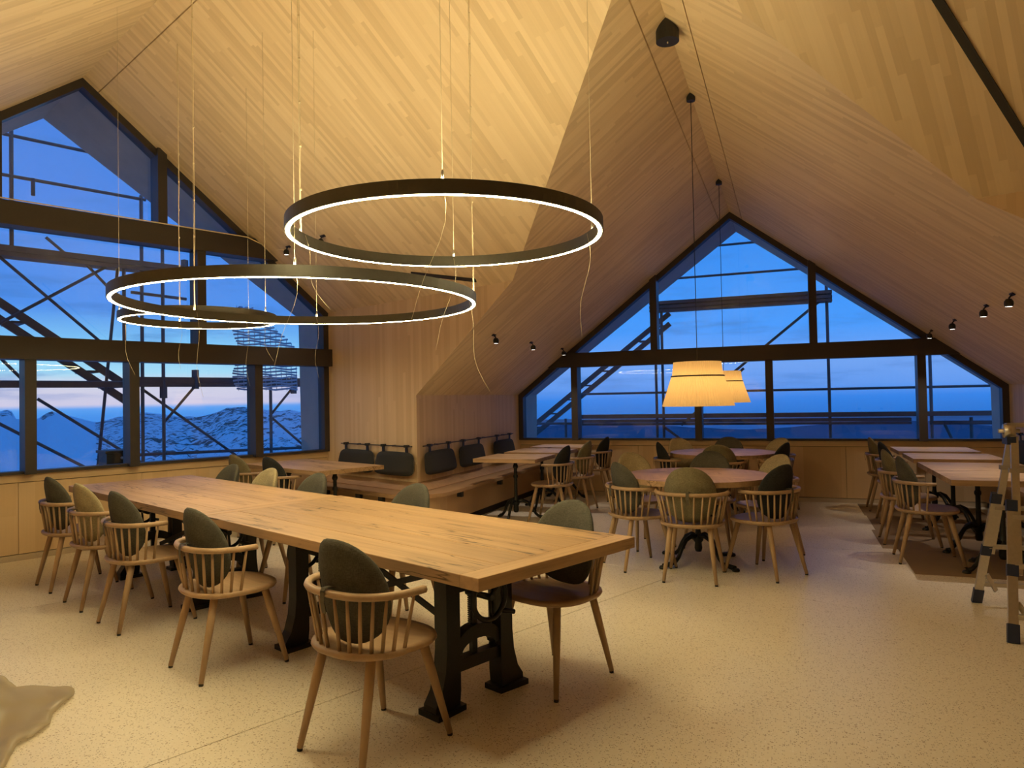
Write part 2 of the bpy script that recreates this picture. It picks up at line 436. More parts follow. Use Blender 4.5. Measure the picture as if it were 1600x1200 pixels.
def cpanel(poly, n, d, cross, name='ceiling_panel'):
    panel(name, poly, ZU*.06+(LW*.05 if cross is YA else LW*0), 'ceiling', ceil, d, cross)
vj = 2.503; pj = H(0, vj, ZR-SL*(vj-VR))
cpanel(clip(clip(polyS2, H(0, VR, ZR), -LW), H(0, VR, ZR), -LW), nS2, dS2, LD)
cpanel([H(UB, VR, ZR), H(UG, VR, ZR), H(UG, vj-jt, ZR-SL*(vj-jt-VR)), H(UB, vj-jt, ZR-SL*(vj-jt-VR))], nS, dS, LD)
def below(poly): return clip(poly, H(0, vj+jt, 0), LW)
cpanel(below(sA), nS, dS, LD); cpanel(below(sC), nS, dS, LD)
cpanel(below([H(.954, VR, ZR), H(2.2116, VR, ZR), PB, PC]), nS, dS, LD)
cpanel(below([H(2.2116, VR, ZR), H(4.98, VR, ZR), PA, PB]), nS, dS, LD)
xl, xr = -.889, -.571
cpanel(clip(polyL, (xl-jt, 0, 0), (-1, 0, 0)), nL, dL, YA); cpanel(clip(polyL, (xl+jt, 0, 0), (1, 0, 0)), nL, dL, YA)
cpanel(clip(polyR, (xr+jt, 0, 0), (1, 0, 0)), nR, dR, YA); cpanel(clip(polyR, (xr-jt, 0, 0), (-1, 0, 0)), nR, dR, YA)

# ---- walls
ZV = Vector((0, 0, 1))
def wallp(name, pts, out, label, along=ZV, mat='wall', thick=None):
    pts = [Vector(p) for p in pts]; acr = Vector(out).cross(ZV)
    o = MB().prism(pts, Vector(thick) if thick else Vector(out)*.16).build(name, mat, None, axes_uv(along, acr))
    return tag(o, label, 'wall', kind='structure')
wallp('wall_hall_right', [H(UG, V1, 0), H(6.556, V1, 0), H(6.556, V1, ZB), PA, H(UG, V1, ZE)], LW, 'pale vertical timber wall above the black bench cushions by the left gable', thick=(-.04, .17, 0))
wallp('wall_hall_far_right', [H(-.647, V1, 0), H(UB, V1, 0), H(UB, V1, ZE), PC, H(-.647, V1, ZB)], LW, 'timber wall sliver under the ceiling at the far right edge', thick=(.04, .17, 0))
wallp('wall_hall_left', [H(UB, V0, 0), H(UG, V0, 0), H(UG, V0, ZE), H(UB, V0, ZE)], -LW, 'timber wall of the hall beside the camera')
wallp('wall_hall_back', [H(UB, V0, 0), H(UB, V1, 0), H(UB, V1, ZE), H(UB, VR, ZR), H(UB, V0, ZE)], -LD, 'timber gable wall behind the camera')
wallp('wall_bay_left', [(X0, YL, 0), (X0, YG, 0), (X0, YG, ZB), (X0, YL, ZB)], (-1, 0, 0), 'low timber wall with three hanging cushions beside the wide gable window', thick=LD*.16+LW*.04)
wallp('wall_bay_right', [(X1, YRT, 0), (X1, YG, 0), (X1, YG, ZB), (X1, YRT, ZB)], (1, 0, 0), 'low timber wall at the right end of the wide gable window', thick=LD*-.16+LW*.04)

# ---- gable aprons under the windows
def apron(name, P, ax, out, L, label, cuts):
    """P lower left corner, ax along the wall, out to the outside"""
    P = Vector(P); ax = Vector(ax); out = Vector(out)
    o = MB().prism([P+out*.03, P+ax*L+out*.03, P+ax*L+out*.03+ZV*SILL, P+out*.03+ZV*SILL], out*.15).build(name, 'shell')
    tag(o, label, 'wall', kind='structure')
    c = [0]+cuts+[L]
    for a, b in zip(c[:-1], c[1:]):
        panel('apron_panel', [P+ax*(a+.002)+ZV*.065, P+ax*(b-.002)+ZV*.065, P+ax*(b-.002)+ZV*.765, P+ax*(a+.002)+ZV*.765], out*.03, 'wains', o, ZV, ax)
    panel('sill_board', [P+ZV*.772-out*.012, P+ax*L+ZV*.772-out*.012, P+ax*L+ZV*SILL-out*.012, P+ZV*SILL-out*.012], out*.06, 'wains', o, ax, ZV)
    panel('plinth', [P+ZV*0-out*.004, P+ax*L-out*.004, P+ax*L+ZV*.058-out*.004, P+ZV*.058-out*.004], out*.034, 'plinth', o, ax, ZV)
    return o
apron('wall_hall_gable', H(UG, V0, 0), LW, LD, V1-V0, 'timber apron below the left gable window behind the long table', [1.2, 2.35, 3.5, 4.65])
apron('wall_bay_gable', (X0, YG, 0), (1, 0, 0), (0, 1, 0), X1-X0, 'timber apron below the wide right gable window', [.95, 1.9, 2.85, 3.8, 4.75, 5.7])

# ---- gable windows
def gable_window(name, T, half_l, half_r, ze, zr, beams, posts, label, over_apex, over_eave):
    """T(a, z, d): a across (0 = ridge), d depth to the outside"""
    root = tag(MB().box((0, 0, 0), (.001, .001, .001)).build(name, 'frame'), label, 'window', kind='structure')
    root.data.clear_geometry()
    sl = (zr-ze)/half_r
    f = MB()
    def roof(a): return zr-sl*abs(a)
    # perimeter frame
    wf, d0, d1 = .075, -.05, .10
    out = [(-half_l, SILL), (-half_l, ze), (0, zr), (half_r, ze), (half_r, SILL)]
    k = math.hypot(1, sl)
    inn = [(-half_l+wf, SILL+.03), (-half_l+wf, ze-wf*.6), (0, zr-wf*k), (half_r-wf, ze-wf*.6), (half_r-wf, SILL+.03)]
    for i in range(5):
        j = (i+1) % 5
        q = [out[i], out[j], inn[j], inn[i]]
        o = MB().prism([T(a, z, d0) for a, z in q], T(0, 0, d1)-T(0, 0, d0)).build('frame_member', 'frame', root)
    # beams
    for zb0, zb1, dp in beams:
        aL = min(half_l, (zr-zb0)/sl); aR = min(half_r, (zr-zb0)/sl)
        tL = min(half_l, (zr-zb1)/sl); tR = min(half_r, (zr-zb1)/sl)
        MB().prism([T(-aL-.03, zb0, -dp), T(aR+.03, zb0, -dp), T(tR+.03, zb1, -dp), T(-tL-.03, zb1, -dp)], T(0, 0, dp+.09)-T(0, 0, 0)).build('beam', 'frame', root)
    # posts
    for a, z0, z1 in posts:
        zt = z1 if z1 else roof(a)+.02
        MB().prism([T(a-.05, z0, -.12), T(a+.05, z0, -.12), T(a+.05, zt, -.12), T(a-.05, zt, -.12)], T(0, 0, .22)-T(0, 0, 0)).build('mullion', 'frame', root)
    # panes: one per field between posts and beams
    lev = [SILL+.03]+[b for bm_ in beams for b in (bm_[0], bm_[1])]+[zr]
    rows = [(lev[0], lev[1])]+[(lev[2*i], lev[2*i+1]) for i in range(1, len(beams))]+[(lev[-2], lev[-1])]
    for z0, z1 in rows:
        xs = sorted([-half_l+.02, half_r-.02]+[a for a, p0, p1 in posts if p0 < (z0+min(z1, z0+.5))/2 < (p1 or 99)])
        for a0, a1 in zip(xs[:-1], xs[1:]):
            poly = [Vector((a0, z0, 0)), Vector((a1, z0, 0)), Vector((a1, z1, 0)), Vector((a0, z1, 0))]
            poly = clip(poly, (0, zr-.03, 0), (-sl, -1, 0)); poly = clip(poly, (0, zr-.03, 0), (sl, -1, 0)) if poly else poly
            if len(poly) < 3: continue
            ar = sum(poly[i].x*poly[(i+1) % len(poly)].y-poly[(i+1) % len(poly)].x*poly[i].y for i in range(len(poly)))/2
            if abs(ar) < .01: continue
            MB().prism([T(p.x, p.y, .03) for p in poly], T(0, 0, .012)-T(0, 0, 0)).build('pane', 'glass', root)
    # roof and cheek walls running on outside the glass
    oh = MB()
    for sgn, hf in ((-1, half_l), (1, half_r)):
        q = [T(0, zr, .10), T(0, zr, over_apex), T(sgn*hf, ze, over_eave), T(sgn*hf, ze, .10)]
        MB().prism(q, ZV*.18).build('overhang_soffit', 'soffit', root)
        q = [T(sgn*hf, SILL-.3, .10), T(sgn*hf, SILL-.3, over_eave-.05), T(sgn*hf, ze, over_eave), T(sgn*hf, ze, .10)]
        MB().prism(q, (T(sgn*.15, 0, 0)-T(0, 0, 0))).build('cheek_wall', 'soffit', root)
    return root
gable_window('window_1', lambda a, z, d: H(UG+d, VR+a, z), VR-V0, V1-VR, ZE, ZR,
             [(1.985, 2.21, .14), (3.30, 3.535, .14)],
             [(a-VR, SILL, 1.99) for a in (.62, 1.86, 2.82, 4.25)]+[(a-VR, 2.2, 3.31) for a in (1.15, 3.56)]+[(a-VR, 3.5, None) for a in (1.58, 3.13)],
             'tall left gable window with dark bronze beams looking onto snowy hills', 1.47, .72)
gable_window('window_2', lambda a, z, d: Vector((XR+a, YG+d, z)), XR-X0, X1-XR, ZB, ZBR,
             [(1.98, 2.2, .12)],
             [(a-XR, SILL, 1.99) for a in (-3.10, -1.24, -.26, 1.625)]+[(a-XR, 2.19, None) for a in (-1.857, .33)],
             'wide right gable window with dark frame behind the pleated pendant lamps', 1.33, .85)

# ================================================================ OUTSIDE
# snowy hill seen through the left gable
def hill():
    def ridge(px):  # ridge line height above the eye (tangent) against image column
        pts = [(-500, -.006), (-60, -.004), (0, -.003), (16, .000), (24, -.012), (60, -.012), (72, -.006), (80, -.004), (110, -.010), (150, -.0185), (190, -.012), (215, -.008),
               (250, -.010), (300, -.015), (330, -.013), (352, -.004), (375, -.003), (400, -.006), (440, -.009), (470, -.011), (560, -.02), (700, -.035), (800, -.05)]
        for (a, b), (c, d) in zip(pts[:-1], pts[1:]):
            if a <= px <= c: return b+(d-b)*(px-a)/(c-a)
        return pts[-1][1]
    cols = [-500+i*7 for i in range(186)]; rows = 46
    vs = []; rk = []
    rnd = random.Random(3)
    for px in cols:
        d = FW+RT*((px-800)/FOC); d.z = 0; d.normalize()
        rr = 150+40*math.sin(px*.009); zt = 1.5+rr*ridge(px)
        for j in range(rows+6):
            t = j/rows; r = 18+(rr-18)*min(t, 1)**1.3+(max(0, t-1)*rows*14)
            z = -6.5+(zt+6.5)*(min(t, 1)**1.6) if t <= 1 else zt-(t-1)*rows*5
            rock = 1.0 if px > 150 else .25
            amp = (.55 if px > 150 else .18)*min(1, t*2)*(1 if t < .97 else .5)
            z += amp*(rnd.random()-.5)*1.2
            vs.append((d.x*r, d.y*r, z)); rk.append(rock*min(1, .4+t) if 150 < px else (1.15 if (abs(px-8) < 16 or abs(px-74) < 8) and t > .93 else .1))
    n = rows+6; fs = []
    for i in range(len(cols)-1):
        for j in range(n-1): fs.append((i*n+j, i*n+j+1, (i+1)*n+j+1, (i+1)*n+j))
    mb = MB().add(vs, fs, True); o = mb.build('snowy_hill', 'snow')
    at = o.data.attributes.new('rocky', 'FLOAT', 'POINT')
    for i, r in enumerate(rk): at.data[i].value = r
    tag(o, 'blue-lit snowy hillside with dark rocks beyond the left gable window', 'hill')
hill()
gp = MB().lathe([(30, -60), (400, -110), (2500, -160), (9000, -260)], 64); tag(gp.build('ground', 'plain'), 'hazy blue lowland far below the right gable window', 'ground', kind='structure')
def ridge_range(name, r, depth, az0, az1, base, prof, label, mat, seed):
    rnd = random.Random(seed); vs = []; fs = []; n = 90; h = 0
    for i in range(n+1):
        a = az0+(az1-az0)*i/n; d = Vector((math.sin(a), math.cos(a), 0)); h = .75*h+rnd.uniform(-1, 1)*.22*prof[2]
        t = i/n; top = prof[0]+prof[1]*math.sin(t*prof[3]+prof[4])+h
        vs += [tuple(d*r+ZV*base), tuple(d*(r+depth*.5)+ZV*top), tuple(d*(r+depth)+ZV*base)]
    for i in range(n):
        a = i*3; fs += [(a, a+1, a+4, a+3), (a+1, a+2, a+5, a+4)]
    tag(MB().add(vs, fs).build(name, mat), label, 'hills')
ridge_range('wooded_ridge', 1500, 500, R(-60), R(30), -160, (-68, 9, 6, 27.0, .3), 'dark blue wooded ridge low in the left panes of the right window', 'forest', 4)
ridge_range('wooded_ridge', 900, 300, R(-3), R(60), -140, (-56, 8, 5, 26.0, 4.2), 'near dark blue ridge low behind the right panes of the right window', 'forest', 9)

# scaffold outside the left gable
def tube_part(name, root, a, b, r=.024, mat='scaf'): return MB().tube([a, b], r, 8).build(name, mat, root)
US = 10.6
sc = empty('scaffold', H(US, 3.7, -5), 0, 'weathered scaffold with planks and diagonal braces outside the left gable window', 'scaffold')
def L_(v, z, du=0.0): return H(US+du, v, z)-H(US, 3.7, -5)
for v, z0, z1, du in ((2.17, 3.5, 5.6, 0), (3.69, -5, 4.45, 0), (3.97, -5, 3.78, .0), (3.46, 2.2, 3.45, 0), (5.60, -5, 1.95, 0), (2.40, 4.2, 4.42, .0), (1.2, -5, 5.2, 0), (6.4, -5, 2.6, 0)):
    tube_part('standard', sc, L_(v, z0, du), L_(v, z1, du))
for v0, v1, z0, z1 in ((1.0, 3.2, 4.91, 4.91), (1.0, 3.75, 4.40, 4.40), (3.6, 6.4, .83, .77), (3.55, 4.3, 3.08, 3.05), (1.0, 3.7, 1.83, 1.83)):
    tube_part('ledger', sc, L_(v0, z0), L_(v1, z1), .022)
for a, b in (((2.0, 3.43), (3.38, 2.2)), ((3.0, 3.42), (3.72, 2.66)), ((3.28, 3.42), (2.0, 2.52)), ((3.40, 3.43), (3.14, .72)), ((2.55, 3.70), (2.85, 3.45)), ((2.45, 1.62), (3.68, .72)), ((2.0, 1.35), (3.15, .6)),
             ((3.69, 1.75), (5.05, .72)), ((4.45, 1.80), (3.98, 1.25)), ((5.62, 1.3), (6.3, .72)), ((6.05, 1.80), (5.6, 1.3)), ((1.4, 2.9), (2.3, 1.85))):
    tube_part('brace', sc, L_(*a, .05), L_(*b, .05), .02)
for z, v0, v1, tk in ((3.49, 1.0, 4.30, .075), (3.42, 1.0, 4.30, .05), (1.87, 3.60, 6.40, .08), (1.80, 1.0, 3.60, .07), (1.80, 3.6, 6.4, .05)):
    MB().bar(L_(v0, z, .10), L_(v1, z, .10), .26, tk).build('plank', 'plankout', sc)
for v, z in ((4.28, 3.48), (4.42, 1.88), (6.0, 1.8), (3.97, 1.75)):
    MB().box(L_(v, z), (.07, .07, .28)).build('coupler', 'scaf', sc)
# aluminium stair running down through the left view
for off_ in (0, .22):
    MB().bar(L_(1.0, 3.65-off_, .35), L_(3.62, 1.78-off_, .35), .05, .10).build('stair_stringer', 'scaf', sc)
for i in range(9):
    t = (i+.5)/9; MB().bar(L_(1.0+2.62*t, 3.55-1.87*t, .34), L_(1.0+2.62*t, 3.55-1.87*t, .9), .16, .03).build('stair_tread', 'scaf', sc)
# white debris net
nt = MB()
def N_(v, z): return H(10.0, v, z)
cor = lambda z: (4.75+.05*math.sin(z*9), 5.72-(max(0, z-2.35))*1.25)
rowsn = [1.72+.044*i for i in range(28)]
for z in rowsn:
    a, b = cor(z)
    if b-a < .1: continue
    nt.tube([N_(a+(b-a)*k/8, z+.012*math.sin(k*1.9+z*30)) for k in range(9)], .0135, 4)
for i in range(12):
    v = 4.78+.085*i; zt = min(2.93, 2.35+(5.72-v)/1.25)
    nt.tube([N_(v+.01*math.sin(z*8), z) for z in (1.70, 2.0, (2.0+zt)/2, zt)], .006, 4)
tag(nt.build('debris_netting', 'net'), 'white scaffold netting hanging behind the right edge of the left gable window', 'netting', kind='stuff')
# black crate standing outside the pane
cr = empty('crate', H(9.0, 2.83, .42), HROT, 'black crate with a white round reflection modelled as a disc outside the left gable window', 'crate')
MB().prism([(-.14, -.13, .30), (.14, -.13, .30), (.16, .15, .30), (-.16, .15, .30)], (0, 0, .25)).build('body', 'black', cr)
MB().box((0, .01, .57), (.34, .32, .03)).build('rim', 'black', cr)
MB().lathe([(0, 0), (.016, 0), (.016, .006), (0, .006)], 16, (0, 0, 0)).build('reflection_disc', 'net', cr).matrix_local = Matrix.Translation((.165, .02, .50))@Matrix.Rotation(R(90), 4, 'Y')  # round white reflection on the crate, put in as a solid disc
MB().box((0, 0, .14), (.5, .42, .28)).build('stand', 'scaf', cr)

# scaffold outside the bay gable
YS = 12.6
sc2 = empty('scaffold', (-.7, YS, -5), 0, 'dark scaffold with two plank decks and a stair outside the right gable window', 'scaffold')
def B_(x, z, dy=0.0): return Vector((x+.7, dy, z+5))
for x, z0, z1 in ((-2.165, -5, 2.95), (-2.05, -5, 3.15), (.60, -5, 3.55), (2.03, -5, 2.4), (-3.83, -5, 1.13), (2.55, -5, 1.1), (3.6, -5, 3.0)):
    tube_part('standard', sc2, B_(x, z0), B_(x, z1))
for x0, x1, z, r in ((-2.2, .7, 3.545, .02), (-1.4, .3, 4.05, .02), (-3.6, 2.9, 1.57, .02), (-4.6, -3.5, 1.04, .022), (2.0, 3.6, 1.02, .03)):
    tube_part('ledger', sc2, B_(x0, z), B_(x1, z), r)
for a, b in (((-.9, 1.86), (.6, 3.08)), ((-2.05, .97), (-1.55, .60)), ((-1.75, 1.0), (-.7, 1.95)), ((2.2, 1.0), (2.4, .5))):
    tube_part('brace', sc2, B_(*a), B_(*b), .022)
for z, x0, x1, tk in ((3.135, -2.25, .68, .055), (3.06, -2.25, .68, .05), (3.0, -2.25, .68, .04), (1.16, -3.55, 3.3, .07), (1.075, -3.55, 1.75, .05), (1.02, -3.55, 1.75, .035)):
    MB().bar(B_(x0, z, .06), B_(x1, z, .06), .22, tk).build('plank', 'plankout', sc2)
for off_ in (0, .185):
    MB().bar(B_(-5.0, .66-off_, .3), B_(-1.95, 2.98-off_, .3), .05, .085).build('stair_stringer', 'scaf', sc2)
for i in range(9):
    t = (i+.5)/9; MB().bar(B_(-5.0+3.05*t, .57+2.32*t, .28), B_(-5.0+3.05*t, .57+2.32*t, .5), .12, .025).build('stair_tread', 'scaf', sc2)

# ================================================================ FURNITURE
# ---- chairs
def superell(a, b, th, e):
    c, s = math.cos(th), math.sin(th)
    return a*math.copysign(abs(c)**e, c), b*math.copysign(abs(s)**e, s)
def make_chair(fab):
    root = empty('dining_chair')
    # seat
    N = 40; rings = []
    def ring(k, z, dy=0): 
        out = []
        for i in range(N):
            x, y = superell(.258*k, .25*k, 2*math.pi*i/N, .82)
            out.append((x*(1.0+.10*max(0, y)/.25), y+dy, z+(0 if k > .9 else 0)))
        return out
    levels = [ring(.86, .436), ring(.97, .446), ring(1.0, .458), ring(.985, .471), ring(.86, .469), ring(.62, .460), ring(.30, .456)]
    vs = [p for r in levels for p in r]; fs = []
    for l in range(len(levels)-1):
        for i in range(N): fs.append((l*N+i, l*N+(i+1) % N, (l+1)*N+(i+1) % N, (l+1)*N+i))
    fs.append(tuple(range(N))[::-1]); fs.append(tuple(range((len(levels)-1)*N, len(levels)*N)))
    MB().add(vs, fs, True).build('seat', 'seat', root)
    # rail
    def rail(th, da=0.0):
        x, y = superell(.292+da, .285+da, th, .80); return x, .035+y
    mb = MB(); n = 33; vs = []
    for i in range(n):
        th = math.pi+math.pi*i/(n-1)
        for da, z in ((-.016, .700), (.010, .695), (.016, .708), (.010, .723), (-.012, .723), (-.018, .713)):
            x, y = rail(th, da); vs.append((x, y+(.05 if 0 else 0), z))
    fs = []
    for i in range(n-1):
        for k in range(6): fs.append((i*6+k, i*6+(k+1) % 6, (i+1)*6+(k+1) % 6, (i+1)*6+k))
    fs.append((0, 1, 2, 3, 4, 5)); fs.append(tuple((n-1)*6+k for k in (5, 4, 3, 2, 1, 0)))
    mb.add(vs, fs, True).build('rail', 'seat', root)
    # spindles
    for i in range(14):
        th = math.pi+math.pi*(.045+.91*i/13)
        xt, yt = rail(th, 0); xb, yb = superell(.236, .228, th, .82); yb += .012
        MB().tube([(xb, yb, .462), ((xb*1.02+xt)/2.02, (yb+yt)/2, .585), (xt, yt, .702)], [.0085, .0085, .0065], 7).build('spindle', 'chair', root)
    # legs
    for sx_ in (-1, 1):
        for sy, fx, fy in ((-1, .205, .245), (1, .222, .245)):
            top = Vector((sx_*.155, sy*.145, .445)); bot = Vector((sx_*fx, sy*fy, .012))
            lg = MB().tube([top, top.lerp(bot, .35), bot], [.0215, .0205, .0135], 10).build('leg', 'chair', root)
            MB().tube([bot+(top-bot).normalized()*.003, Vector((bot.x, bot.y, 0))], .0125, 10).build('glide', 'black', lg)
    # cushion
    A, B = Vector((0, -.132, .472)), Vector((0, -.214, .928)); mid = (A+B)/2; hh = (B-A).length/2; up = (B-A).normalized(); fr = Vector((1, 0, 0)).cross(up)*1.0
    na, nr = 36, 7; vs = []; fs = []
    for side in (1, -1):
        o = len(vs)
        for j in range(nr+1):
            r = math.sin(math.pi/2*j/nr)
            dz = .036*math.sqrt(max(0, 1-r**4))
            for i in range(na):
                th = 2*math.pi*i/na
                x, h = superell(.212, hh, th, .88)
                x *= 1.0-.05*(h/hh)
                curve = .075*(x*r/.2)**2
                vs.append(mid+Vector((x*r, 0, 0))+up*(h*r)+fr*(side*dz+curve*0)+Vector((0, curve, 0)))
        for j in range(nr):
            for i in range(na): fs.append((o+j*na+i, o+j*na+(i+1) % na, o+(j+1)*na+(i+1) % na, o+(j+1)*na+i))
    mbc = MB().add(vs, fs, True); cu = mbc.build('cushion', fab, root)
    bm = bmesh.new(); bm.from_mesh(cu.data); bmesh.ops.remove_doubles(bm, verts=bm.verts, dist=.0006); bmesh.ops.recalc_face_normals(bm, faces=bm.faces); bm.to_mesh(cu.data); bm.free()
    for p in cu.data.polygons: p.use_smooth = True
    yr = rail(1.5*math.pi)[1]
    st = MB()
    pth = [(yr+.055, .718), (yr+.02, .730), (yr-.014, .730), (yr-.021, .718), (yr-.021, .673), (yr-.012, .628)]
    for (a, b), (c, d) in zip(pth[:-1], pth[1:]): st.bar((0, a, b), (0, c, d), .026, .004, (1, 0, 0)) if False else st.add(
        [(-.013, a, b), (.013, a, b), (.013, c, d), (-.013, c, d), (-.013, a+.001, b+.004), (.013, a+.001, b+.004), (.013, c+.001, d+.004), (-.013, c+.001, d+.004)],
        [(0, 1, 2, 3), (4, 7, 6, 5), (0, 4, 5, 1), (2, 6, 7, 3), (1, 5, 6, 2), (0, 3, 7, 4)])
    st.build('strap', 'leather', cu)
    return root
protos = {}
def chair(loc, face, fab, label, group):
    f = 'fab_'+fab
    if f not in protos:
        o = protos[f] = make_chair(f)
    else:
        o = copy_tree(protos[f])
    o.location = (loc[0], loc[1], 0); o.rotation_euler = (0, 0, math.atan2(-face[0], face[1]))
    tag(o, label, 'chair', group); return o
g1 = 'chairs on the near side of the long table'; g2 = 'chairs on the far side of the long table'
def tilt(v, deg): return Matrix.Rotation(R(deg), 3, 'Z')@Vector(v)
for u, fab, dg, lab in ((2.66, 'dark', 5, 'oak spindle chair with olive-grey oval cushion, nearest of all to the camera'),
                    (4.09, 'dark', 0, 'oak spindle chair with olive-grey cushion, second from the near end of the long table'),
                    (5.355, 'dark', 0, 'oak spindle chair with olive-grey cushion, middle of the near side of the long table'),
                    (6.15, 'light', 0, 'oak spindle chair with sand-coloured cushion on the near side of the long table'),
                    (6.95, 'dark', 0, 'oak spindle chair with olive-grey cushion, leftmost of the row nearest the camera')):
    chair(H(u, 1.88), tilt(LW, dg), fab, lab, g1)
for u, fab, lab in ((2.55, 'dark', 'oak chair with olive cushion tucked under the right front corner of the long table'),
                    (3.93, 'dark', 'oak chair with olive cushion across the long table, in front of the bench corner'),
                    (5.21, 'dark', 'oak chair with olive cushion across the long table, right of the sand cushion'),
                    (6.0, 'light', 'oak chair with sand cushion on the far side of the long table'),
                    (6.74, 'dark', 'oak chair with olive-grey cushion across the long table, left of the sand cushion')):
    chair(H(u, 2.97), -LW, fab, lab, g2)
chair(H(8.05, 3.98), LW, 'mid', 'oak chair with beige-grey cushion at the window end of the bench corner table', 'chairs at the bench corner table')
chair(H(7.32, 4.02), LW, 'black', 'oak chair with charcoal cushion in front of the bench corner table', 'chairs at the bench corner table')
def ring_of(cx, cy, lst, group):
    for x, y, fab, lab, f in lst:
        chair((x, y), f if f else (cx-x, cy-y), fab, lab, group)
T1 = (-.80, 6.66); T2 = (-.80, 9.38)
ring_of(*T1, [(-.777, 6.095, 'mid', 'oak chair with moss-beige cushion, back turned, in front of the near round table', (0, 1)),
              (-1.29, 6.40, 'dark', 'oak chair with olive-green cushion at the front left of the near round table', (.77, .64)),
              (-.22, 6.40, 'black', 'oak chair with charcoal cushion at the front right of the near round table', (-.84, .54)),
              (-1.43, 7.28, 'light', 'oak chair with sand cushion at the back left of the near round table', None),
              (-.78, 7.46, 'dark', 'oak chair with dark olive cushion directly behind the near round table', None),
              (-.23, 7.20, 'light', 'oak chair with sand cushion at the back right of the near round table', None)], 'chairs around the near round table')
ring_of(*T2, [(-.80, 8.87, 'mid', 'oak chair with brownish cushion in front of the far round table', (0, 1)),
              (-1.37, 9.22, 'black', 'oak chair with charcoal cushion at the front left of the far round table', None),
              (-1.33, 9.95, 'light', 'oak chair with sand cushion at the back left of the far round table', None),
              (-.80, 10.14, 'dark', 'oak chair with dark cushion behind the far round table under the window', None),
              (-.24, 10.0, 'light', 'oak chair with sand cushion at the back right of the far round table', None),
              (-.24, 9.22, 'black', 'oak chair with charcoal cushion at the front right of the far round table', None)], 'chairs around the far round table')
for x, y, fab, lab in ((-2.74, 8.40, 'black', 'oak chair with charcoal cushion facing the bench, nearest of the bay row'),
                       (-2.72, 9.34, 'mid', 'oak chair with beige-brown cushion facing the bench, middle of the bay row'),
                       (-2.72, 10.35, 'black', 'oak chair with charcoal cushion facing the bench, closest to the wide window')):
    chair((x, y), (-1, 0), fab, lab, 'chairs facing the bay bench')
for x, y, fab, lab in ((1.11, 7.28, 'dark', 'oak chair with olive cushion left of the ladder, nearest of the right-hand row'),
                       (1.08, 8.12, 'mid', 'oak chair with beige-brown cushion, second of the right-hand row'),
                       (1.18, 9.36, 'black', 'oak chair with charcoal cushion, third of the right-hand row'),
                       (1.16, 10.30, 'mid', 'oak chair with brown-grey cushion, last of the right-hand row by the window')):
    chair((x, y), (1, 0), fab, lab, 'chairs in the right-hand row')

# ---- long tables on crank trestles
TT, TH = .79, .055
def trestle(root, x, wheel):
    """cast iron crank trestle in the local y-z plane at local x"""
    t = MB()
    P = lambda y, z: Vector((x-.045, y, z))
    E_ = (.09, 0, 0)
    for s in (-1, 1):
        q = [(.140, .10), (.140, .715), (.226, .715), (.226, .30), (.236, .20), (.262, .11), (.300, .055), (.300, .0), (.150, .0)]
        t2 = MB().prism([P(s*a, z) for a, z in q], E_).build('column', 'iron', root)
        MB().prism([Vector((x-.06, s*.12, .0)), Vector((x+.06, s*.12, .0)), Vector((x+.075, s*.31, 0)), Vector((x-.075, s*.31, 0))], (0, 0, .028)).build('foot', 'iron', t2)
        MB().bbox((x-.052, s*.175-.008, .12), (x-.044, s*.175+.008, .70)).build('rib', 'iron', t2)
    MB().prism([P(-.15, .565), P(.15, .565), P(.15, .70), P(-.15, .70)], E_).build('head_block', 'iron', root)
    MB().bbox((x-.05, -.43, .70), (x+.05, .43, TT-TH)).build('top_rail', 'iron', root)
    arc = [(-.155, .20)]+[(.155*math.cos(a), .245+.09*math.sin(a)) for a in [math.pi-math.pi*i/12 for i in range(13)]]+[(.155, .20), (.155, .255)]
    outer = [(.16*math.cos(a), .27+.11*math.sin(a)) for a in [math.pi-math.pi*i/12 for i in range(13)]]
    inner = [(.115*math.cos(a), .255+.055*math.sin(a)) for a in [math.pi*i/12 for i in range(13)]]
    MB().prism([P(a, z)+Vector((.015, 0, 0)) for a, z in outer+inner], (.06, 0, 0)).build('arch', 'iron', root)
    MB().bbox((x-.03, -.17, .175), (x+.03, .17, .235)).build('cross_bar', 'iron', root)
    rk = MB().bbox((x-.012, -.03, .235), (x+.012, .005, .70))
    for i in range(30): rk.bbox((x-.010, -.040, .36+i*.0105), (x+.010, -.030, .366+i*.0105))
    rk.build('rack', 'iron', root)
    MB().tube([(x-.02, .13, .24), (x-.02, .13, .57)], .008, 8).build('guide_rod', 'steelrod', root)
    if wheel:
        xw = x+wheel*.16; yc, zc, rr = -.05, .545, .108
        wh = MB().tube([(xw, yc+rr*math.cos(a), zc+rr*math.sin(a)) for a in [2*math.pi*i/32 for i in range(32)]], .0135, 8, closed=True).build('handwheel', 'iron', root)
        for a in (R(35), R(155), R(275)):
            MB().tube([(xw, yc, zc), (xw, yc+rr*math.cos(a), zc+rr*math.sin(a))], .009, 6).build('spoke', 'iron', wh)
        MB().tube([(x, yc, zc), (xw+wheel*.02, yc, zc)], .016, 10).build('hub', 'iron', wh)
        MB().tube([(xw, yc+.075, zc-.078), (xw+wheel*.02, yc+.15, zc-.10)], .012, 8).build('crank_handle', 'iron', wh)
